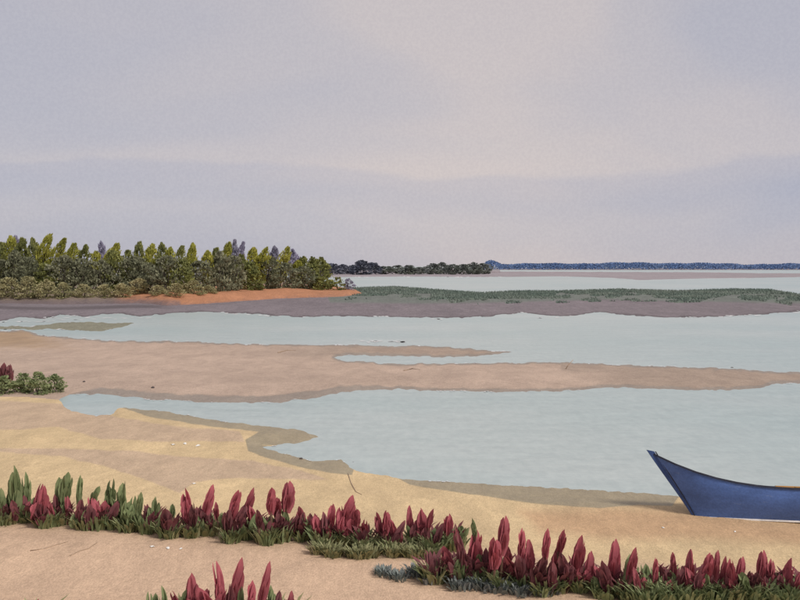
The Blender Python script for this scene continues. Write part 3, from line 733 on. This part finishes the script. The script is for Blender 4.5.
ROW_C = [(635, 546, 628, 580, 9, 'r'), (634, 556, 629, 594, 14, 'g'), (646, 565, 648, 592, 9, 'g'), (654, 556, 655, 588, 7, 'r'), (662, 565, 666, 588, 9, 'd'), (672, 551, 675, 582, 7, 'r'), (689, 550, 690, 588, 11, 'r'), (682, 565, 681, 588, 9, 'd'), (697, 570, 697, 592, 9, 'd'), (709, 552, 706, 584, 11, 'r'), (719, 550, 714, 585, 8, 'r'), (725, 555, 720, 592, 8, 'r'), (711, 568, 711, 594, 11, 'd'), (732, 556, 729, 590, 10, 'r'), (745, 557, 737, 590, 9, 'r'), (752, 571, 751, 594, 9, 'd'), (767, 551, 760, 588, 12, 'r'),
         (773, 559, 771, 590, 9, 'r'), (759, 570, 757, 592, 10, 'd'), (789, 557, 785, 594, 12, 'r'), (779, 572, 779, 594, 9, 'd'), (803, 572, 795, 594, 9, 'r'), (786, 594, 786, 620, 9, 'd'), (816, 560, 812, 598, 11, 'r')]
ROW_D = [(40, 597, 40, 625, 7, 'r'), (153, 594, 155, 620, 8, 'g'), (165, 585, 166, 622, 9, 'g'), (176, 591, 179, 622, 9, 'r'), (189, 574, 193, 620, 13, 'r'), (206, 585, 209, 622, 14, 'r'), (221, 562, 220, 614, 11, 'r'), (242, 558, 230, 616, 12, 'r'), (232, 582, 228, 622, 11, 'd'), (254, 579, 250, 616, 8, 'r'), (270, 562, 258, 614, 10, 'r'), (240, 586, 241, 622, 8, 'g'), (272, 585, 271, 622, 8, 'g'), (276, 591, 277, 622, 9, 'd'), (292, 591, 288, 620, 9, 'r'), (201, 600, 200, 624, 9, 'd')]
ROW_L = [(-5, 362, -5, 388, 9, 'd'), (3, 362, 3, 386, 9, 'd'), (10, 364, 9, 384, 8, 'd'), (-14, 366, -14, 388, 9, 'd')]

def base_line(row, x):
    return {'A': lambda: np.interp(x, [-20, 0, 100, 180, 290, 350, 460], [526, 528, 532, 541, 546, 552, 556]),
            'B': lambda: np.interp(x, [420, 480, 560, 640], [582, 588, 596, 600]),
            'C': lambda: np.interp(x, [620, 660, 800], [600, 602, 606]),
            'D': lambda: 632.0, 'L': lambda: 393.0}[row]()
ROWN = {'A': 'in the long left row', 'B': 'in the central clump', 'C': 'below the boat', 'D': 'at the bottom edge', 'L': 'beside the low shrubs'}
def plant_row(row, spikes, step):
    spikes = sorted(spikes, key=lambda s: s[2]); groups = []
    for s in spikes:
        if groups and s[2] - groups[-1][0][2] < step: groups[-1].append(s)
        else: groups.append([s])
    for gi, gsp in enumerate(groups):
        bx = sum(s[2] for s in gsp) / len(gsp)
        root = ground(bx, float(base_line(row, bx)) - 3 - (gi * 7 % 5) * 1.3)
        o = empty('leafy_shoot_plant', root)
        m2p = root.y / F
        for j, (tx, ty, fx, fy, w, c_) in enumerate(gsp):
            # foot and tip lie at the plant's own distance, a hand's breadth either way
            dy = rnd.uniform(-.06, .06) + (-.07 if c_ == 'd' else .07 if c_ == 'g' else 0)
            d = root.y + dy
            P = lambda px, py: Vector(((px - CX) * d / F, d, CAMH - (py - HZ) * d / F))
            foot = P(fx, fy); tip = P(tx, ty) + Vector((0, rnd.uniform(-.05, .05), 0))
            ax = tip - foot; h = ax.length
            q = ax.to_track_quat('Z', 'Y')
            sp = link('shoot', SP[c_][rnd.randrange(6)] if abs(tx - fx) < 5 else SP[c_][2], o)
            ww = w * m2p * rnd.uniform(1.15, 1.5)
            sp.matrix_local = Matrix.LocRotScale(foot - root, q @ Matrix.Rotation(rnd.choice((0, math.pi / 2, math.pi)) if abs(tx - fx) < 5 else 0, 3, 'Z').to_quaternion(), (ww, ww, h * 1.03))
            hs = foot.z - root.z
            if hs > 0.02:
                st = link('stem', STEM, o)
                st.matrix_local = Matrix.LocRotScale(Vector((foot.x - root.x, foot.y - root.y, 0)), None, (1, 1, hs + .05))
        if row != 'L' and len(gsp) > 1:
            for j in range(4):      # shorter side shoots close the gaps at the foot
                c_ = rnd.choice(gsp)[5] if j < 3 else 'g'
                sp = link('shoot', SP[c_][rnd.randrange(6)], o); hh = rnd.uniform(.16, .30); ww = rnd.uniform(.09, .15)
                sp.matrix_local = Matrix.LocRotScale(Vector((rnd.uniform(-.13, .13), rnd.uniform(-.10, .06), rnd.uniform(.0, .08))),
                    Matrix.Rotation(rnd.uniform(-.45, .45), 3, 'Y').to_quaternion() @ Matrix.Rotation(rnd.uniform(0, 6), 3, 'Z').to_quaternion(), (ww, ww, hh))
        reds = sum(1 for s in gsp if s[5] != 'g')
        t = link('leaves', rnd.choice(TU['g']), o); s_ = rnd.uniform(.85, 1.15) * (1 if row != 'L' else .9)
        t.rotation_euler = (0, 0, rnd.uniform(0, 6)); t.scale = (s_ * 1.05, s_ * 1.05, s_)
        t = link('leaves', rnd.choice(TU['G']), o); t.rotation_euler = (0, 0, rnd.uniform(0, 6)); t.location = (rnd.uniform(-.05, .05), rnd.uniform(-.12, .0), 0); t.scale = (.75, .75, rnd.uniform(.55, .9))
        if reds > 0 and row in 'ABC':
            t = link('leaves', rnd.choice(TU['d']), o); t.rotation_euler = (0, 0, rnd.uniform(0, 6)); t.location = (0, .05, .04)
        lean = gsp[0][0] - gsp[0][2]
        cols_ = [s[5] for s in gsp]
        nm = {'r': 'crimson', 'd': 'maroon', 'g': 'green'}
        uq = [nm[k] for k in 'rdg' if k in cols_]
        place = '%s from the left' % ORD[gi] if gi < len(groups) - 1 else 'last on the right'
        if gsp[0][0] < -3 and row != 'L': place = 'cut by the left edge'
        tag(o, '%s %s plant %s, %s' % (' and '.join(uq), 'pointed-leaved' if len(gsp) > 1 else 'single-shoot', ROWN[row], place), 'plant', 'red and green shoot plants on the beach')
for row, sp_, st_ in (('A', ROW_A, 15), ('B', ROW_B, 17), ('C', ROW_C, 17), ('D', ROW_D, 17), ('L', ROW_L, 12)): plant_row(row, sp_, st_)

# low leafy plants without spires
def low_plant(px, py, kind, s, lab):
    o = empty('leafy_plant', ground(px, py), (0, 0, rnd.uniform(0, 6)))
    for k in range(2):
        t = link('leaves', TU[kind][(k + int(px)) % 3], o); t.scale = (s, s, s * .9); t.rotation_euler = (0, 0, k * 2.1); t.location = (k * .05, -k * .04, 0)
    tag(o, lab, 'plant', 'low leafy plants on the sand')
for i, (x, y) in enumerate([(386, 575), (401, 579), (417, 575), (432, 580)]):  # grey leaf tufts added to stand for the clump's shadow on the sand
    low_plant(x, y, 'y', 0.62 if i < 2 else .75, 'grey-green leaf tuft standing for shadow left of the crimson clump, %s from the left' % ORD[i])
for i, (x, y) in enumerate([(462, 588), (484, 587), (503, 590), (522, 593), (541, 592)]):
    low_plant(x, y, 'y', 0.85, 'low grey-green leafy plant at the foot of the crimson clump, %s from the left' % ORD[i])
for i, (x, y) in enumerate([(318, 553), (336, 556), (354, 557), (372, 556), (392, 556), (410, 556), (428, 558)]):
    low_plant(x, y, 'g', 0.8, 'low olive leafy plant below the right end of the long row, %s from the left' % ORD[i])
for i, (x, y) in enumerate([(645, 604), (668, 602), (690, 604), (712, 604), (735, 603), (758, 605), (780, 606)]):
    low_plant(x, y, 'G', 0.85, 'low dark green leafy plant under the shoots below the boat, %s from the left' % ORD[i])
for i, (x, w, ty) in enumerate([(4, 26, 376), (22, 24, 373), (38, 24, 372), (54, 22, 374)]):
    b = ground(x, 394 - (i % 2) * 2)
    shrub('ground_shrub', x, b.y, ty, w, M_GRN, 'low green shrub on the sand at the left edge, %s from the left' % ORD[i], 'low shrubs by the pool tip', 870 + i, 900, prof=domeP, lf=.10, base=b)

# ------------------------------------------------------------------ small things lying on the sand
def twig(pts, rad, lab, lift=.0, name='twig', cat='twig'):
    P = [ground(*p[:2]) + Vector((0, 0, rad * .8 + (p[2] if len(p) > 2 else 0))) for p in pts]
    r0 = P[0].copy(); n = len(P)
    V, Fc = tube([p - r0 for p in P], [rad * (1 - .6 * i / max(1, n - 1)) for i in range(n)], 6)
    o = link(name, mesh_from(name, V, Fc, M_TWIG, True)); o.location = r0; tag(o, lab, cat, 'dry twigs on the sand'); return o
twig([(30, 551), (44, 549), (56, 545), (68, 542)], .006, 'thin dry twig lying in front of the long row, nearest the left edge')
twig([(70, 556), (80, 551), (88, 549), (97, 543)], .006, 'thin bent twig lying in front of the long row, right of another twig')
twig([(348, 474), (351, 483), (356, 492), (362, 495)], .007, 'dry curved twig on the ochre sand below the shore spit')
twig([(278, 353), (287, 350.5), (296, 351)], .02, 'weathered stick on the upper edge of the sandbar', name='stick', cat='stick')
twig([(404, 371), (412, 369), (420, 370)], .018, 'driftwood stick on the middle of the sandbar', name='stick', cat='stick')
b = ground(564, 369)
V, Fc = tube([(0, 0, -.1), (.13, 0, .12), (.30, 0, .30)], [.018, .014, .008], 6)
o = link('stake', mesh_from('stake', V, Fc, M_TWIG, True)); o.location = b; tag(o, 'thin stake leaning right out of the sandbar edge', 'stake')

def stone_mesh(seed):
    r = random.Random(seed); V, Fc = [], []; nr, ns = 5, 8
    for i in range(nr + 1):
        th = math.pi * i / nr
        for k in range(ns):
            a = math.tau * k / ns; q = r.uniform(.82, 1.12)
            V.append((math.sin(th) * math.cos(a) * q, math.sin(th) * math.sin(a) * q * .8, math.cos(th) * .55 * q))
    for i in range(nr):
        for k in range(ns): Fc.append((i * ns + k, (i + 1) * ns + k, (i + 1) * ns + (k + 1) % ns, i * ns + (k + 1) % ns))
    return mesh_from('stone', V, Fc, M_STONE, True)
SM = [stone_mesh(s) for s in range(4)]
for i, (x, y, s, lab) in enumerate([(732, 368, .05, 'tiny dark stone on the far edge of the sandbar at right'), (84, 382, .05, 'dark stone on the sandbar nearest the low green shrubs'),
                                    (153, 388, .06, 'dark stone on the wet sandbar edge above the pool'),
                                    (301, 459, .035, 'small dark stone on the wet rim at the inlet'), (353, 463, .03, 'small dark stone at the waterline tip of the spit')]):
    o = link('stone', SM[i % 4]); p = ground(x, y); o.location = p + Vector((0, 0, s * .2)); o.scale = (s, s, s); o.rotation_euler = (0, 0, i * 1.3); tag(o, lab, 'stone', 'small dark stones on the sand')

def shell_mesh():
    V, Fc = [], []; n, m = 14, 5
    for j in range(m + 1):
        u = j / m
        for k in range(n + 1):
            a = -1.15 + 2.3 * k / n; rr = u * (1 + .06 * math.cos(k * math.pi))
            V.append((rr * math.sin(a), rr * math.cos(a) - .5, .42 * math.sin(math.pi * (.15 + .85 * u)) * math.cos(a * .9) + .05 * math.cos(k * math.pi) * u))
    for j in range(m):
        for k in range(n): Fc.append((j * (n + 1) + k, j * (n + 1) + k + 1, (j + 1) * (n + 1) + k + 1, (j + 1) * (n + 1) + k))
    return mesh_from('shell', V, Fc, M_SHELL, True)
SH = shell_mesh()
for i, (x, y, s, lab) in enumerate([(152, 547, .035, 'white shell in front of the long row, left of three'), (168, 548.5, .04, 'white shell in front of the long row, middle of three'), (181, 549, .025, 'small white shell in front of the long row, right of three'),
                                    (173, 445, .05, 'white shell on ochre sand below the pool, left of three'), (185, 444, .06, 'larger white shell on ochre sand below the pool, middle of three'), (198, 446, .06, 'white shell on ochre sand below the pool, right of three'),
                                    (194, 484, .04, 'lone white shell standing just behind the long plant row'), (663, 528, .025, 'white shell on orange sand below the bow, left of two'), (735, 532, .025, 'white shell on orange sand below the boat, right of two')]):
    o = link('shell', SH); o.location = ground(x, y) + Vector((0, 0, .004)); o.scale = (s, s, s); o.rotation_euler = (0.2, 0, i * 2.1); tag(o, lab, 'shell', 'white shells on the sand')

# flecks of foam left where ripples meet the flats
V, Fc = [], []; r = random.Random(8)
def fleck(px, py, lx, ly):
    p = at(px, py, 0.012); d = p.y; a = lx * d / F; b_ = ly * dpx(d); k = len(V); n = 9
    for i in range(n):
        t = math.tau * i / n; q = r.uniform(.6, 1.2); V.append((p.x + a * q * math.cos(t), p.y + b_ * q * math.sin(t), p.z))
    Fc.append(tuple(range(k, k + n)))
for i in range(14): fleck(r.uniform(358, 405), 341.5 + r.uniform(-.8, .8), r.uniform(2, 5), r.uniform(.25, .6))
for (x0, x1, ya, yb, n) in ((425, 442, 319, 319, 4), (715, 760, 316.5, 315, 7), (770, 800, 314, 312.5, 4), (225, 275, 313.2, 316.2, 8), (30, 150, 317, 318, 16), (0, 60, 322, 321, 12), (40, 130, 320, 319, 8), (540, 570, 317.6, 317.4, 4), (410, 480, 276.4, 276.6, 5)):
    for i in range(n): t = r.random(); fleck(x0 + (x1 - x0) * t, ya + (yb - ya) * t + r.uniform(-.3, .5), r.uniform(1.2, 3), r.uniform(.2, .5))
for (x, y) in SHORE:
    px = CX + F * x / y
    if not -20 < px < 820 or y < 8: continue
    py = HZ + F * CAMH / y
    if vnoise(np.array([px / 14.]), np.array([py / 5. + 3]), 2)[0] < 0.22 or r.random() > .42: continue
    fleck(px + r.uniform(-1, 1), py + r.uniform(-.3, .3), r.uniform(.6, 2.4), r.uniform(.15, .42))
tag(link('foam', mesh_from('foam', V, Fc, M_FOAM)), 'white flecks of foam along the edges of the flats', 'foam', kind='stuff')
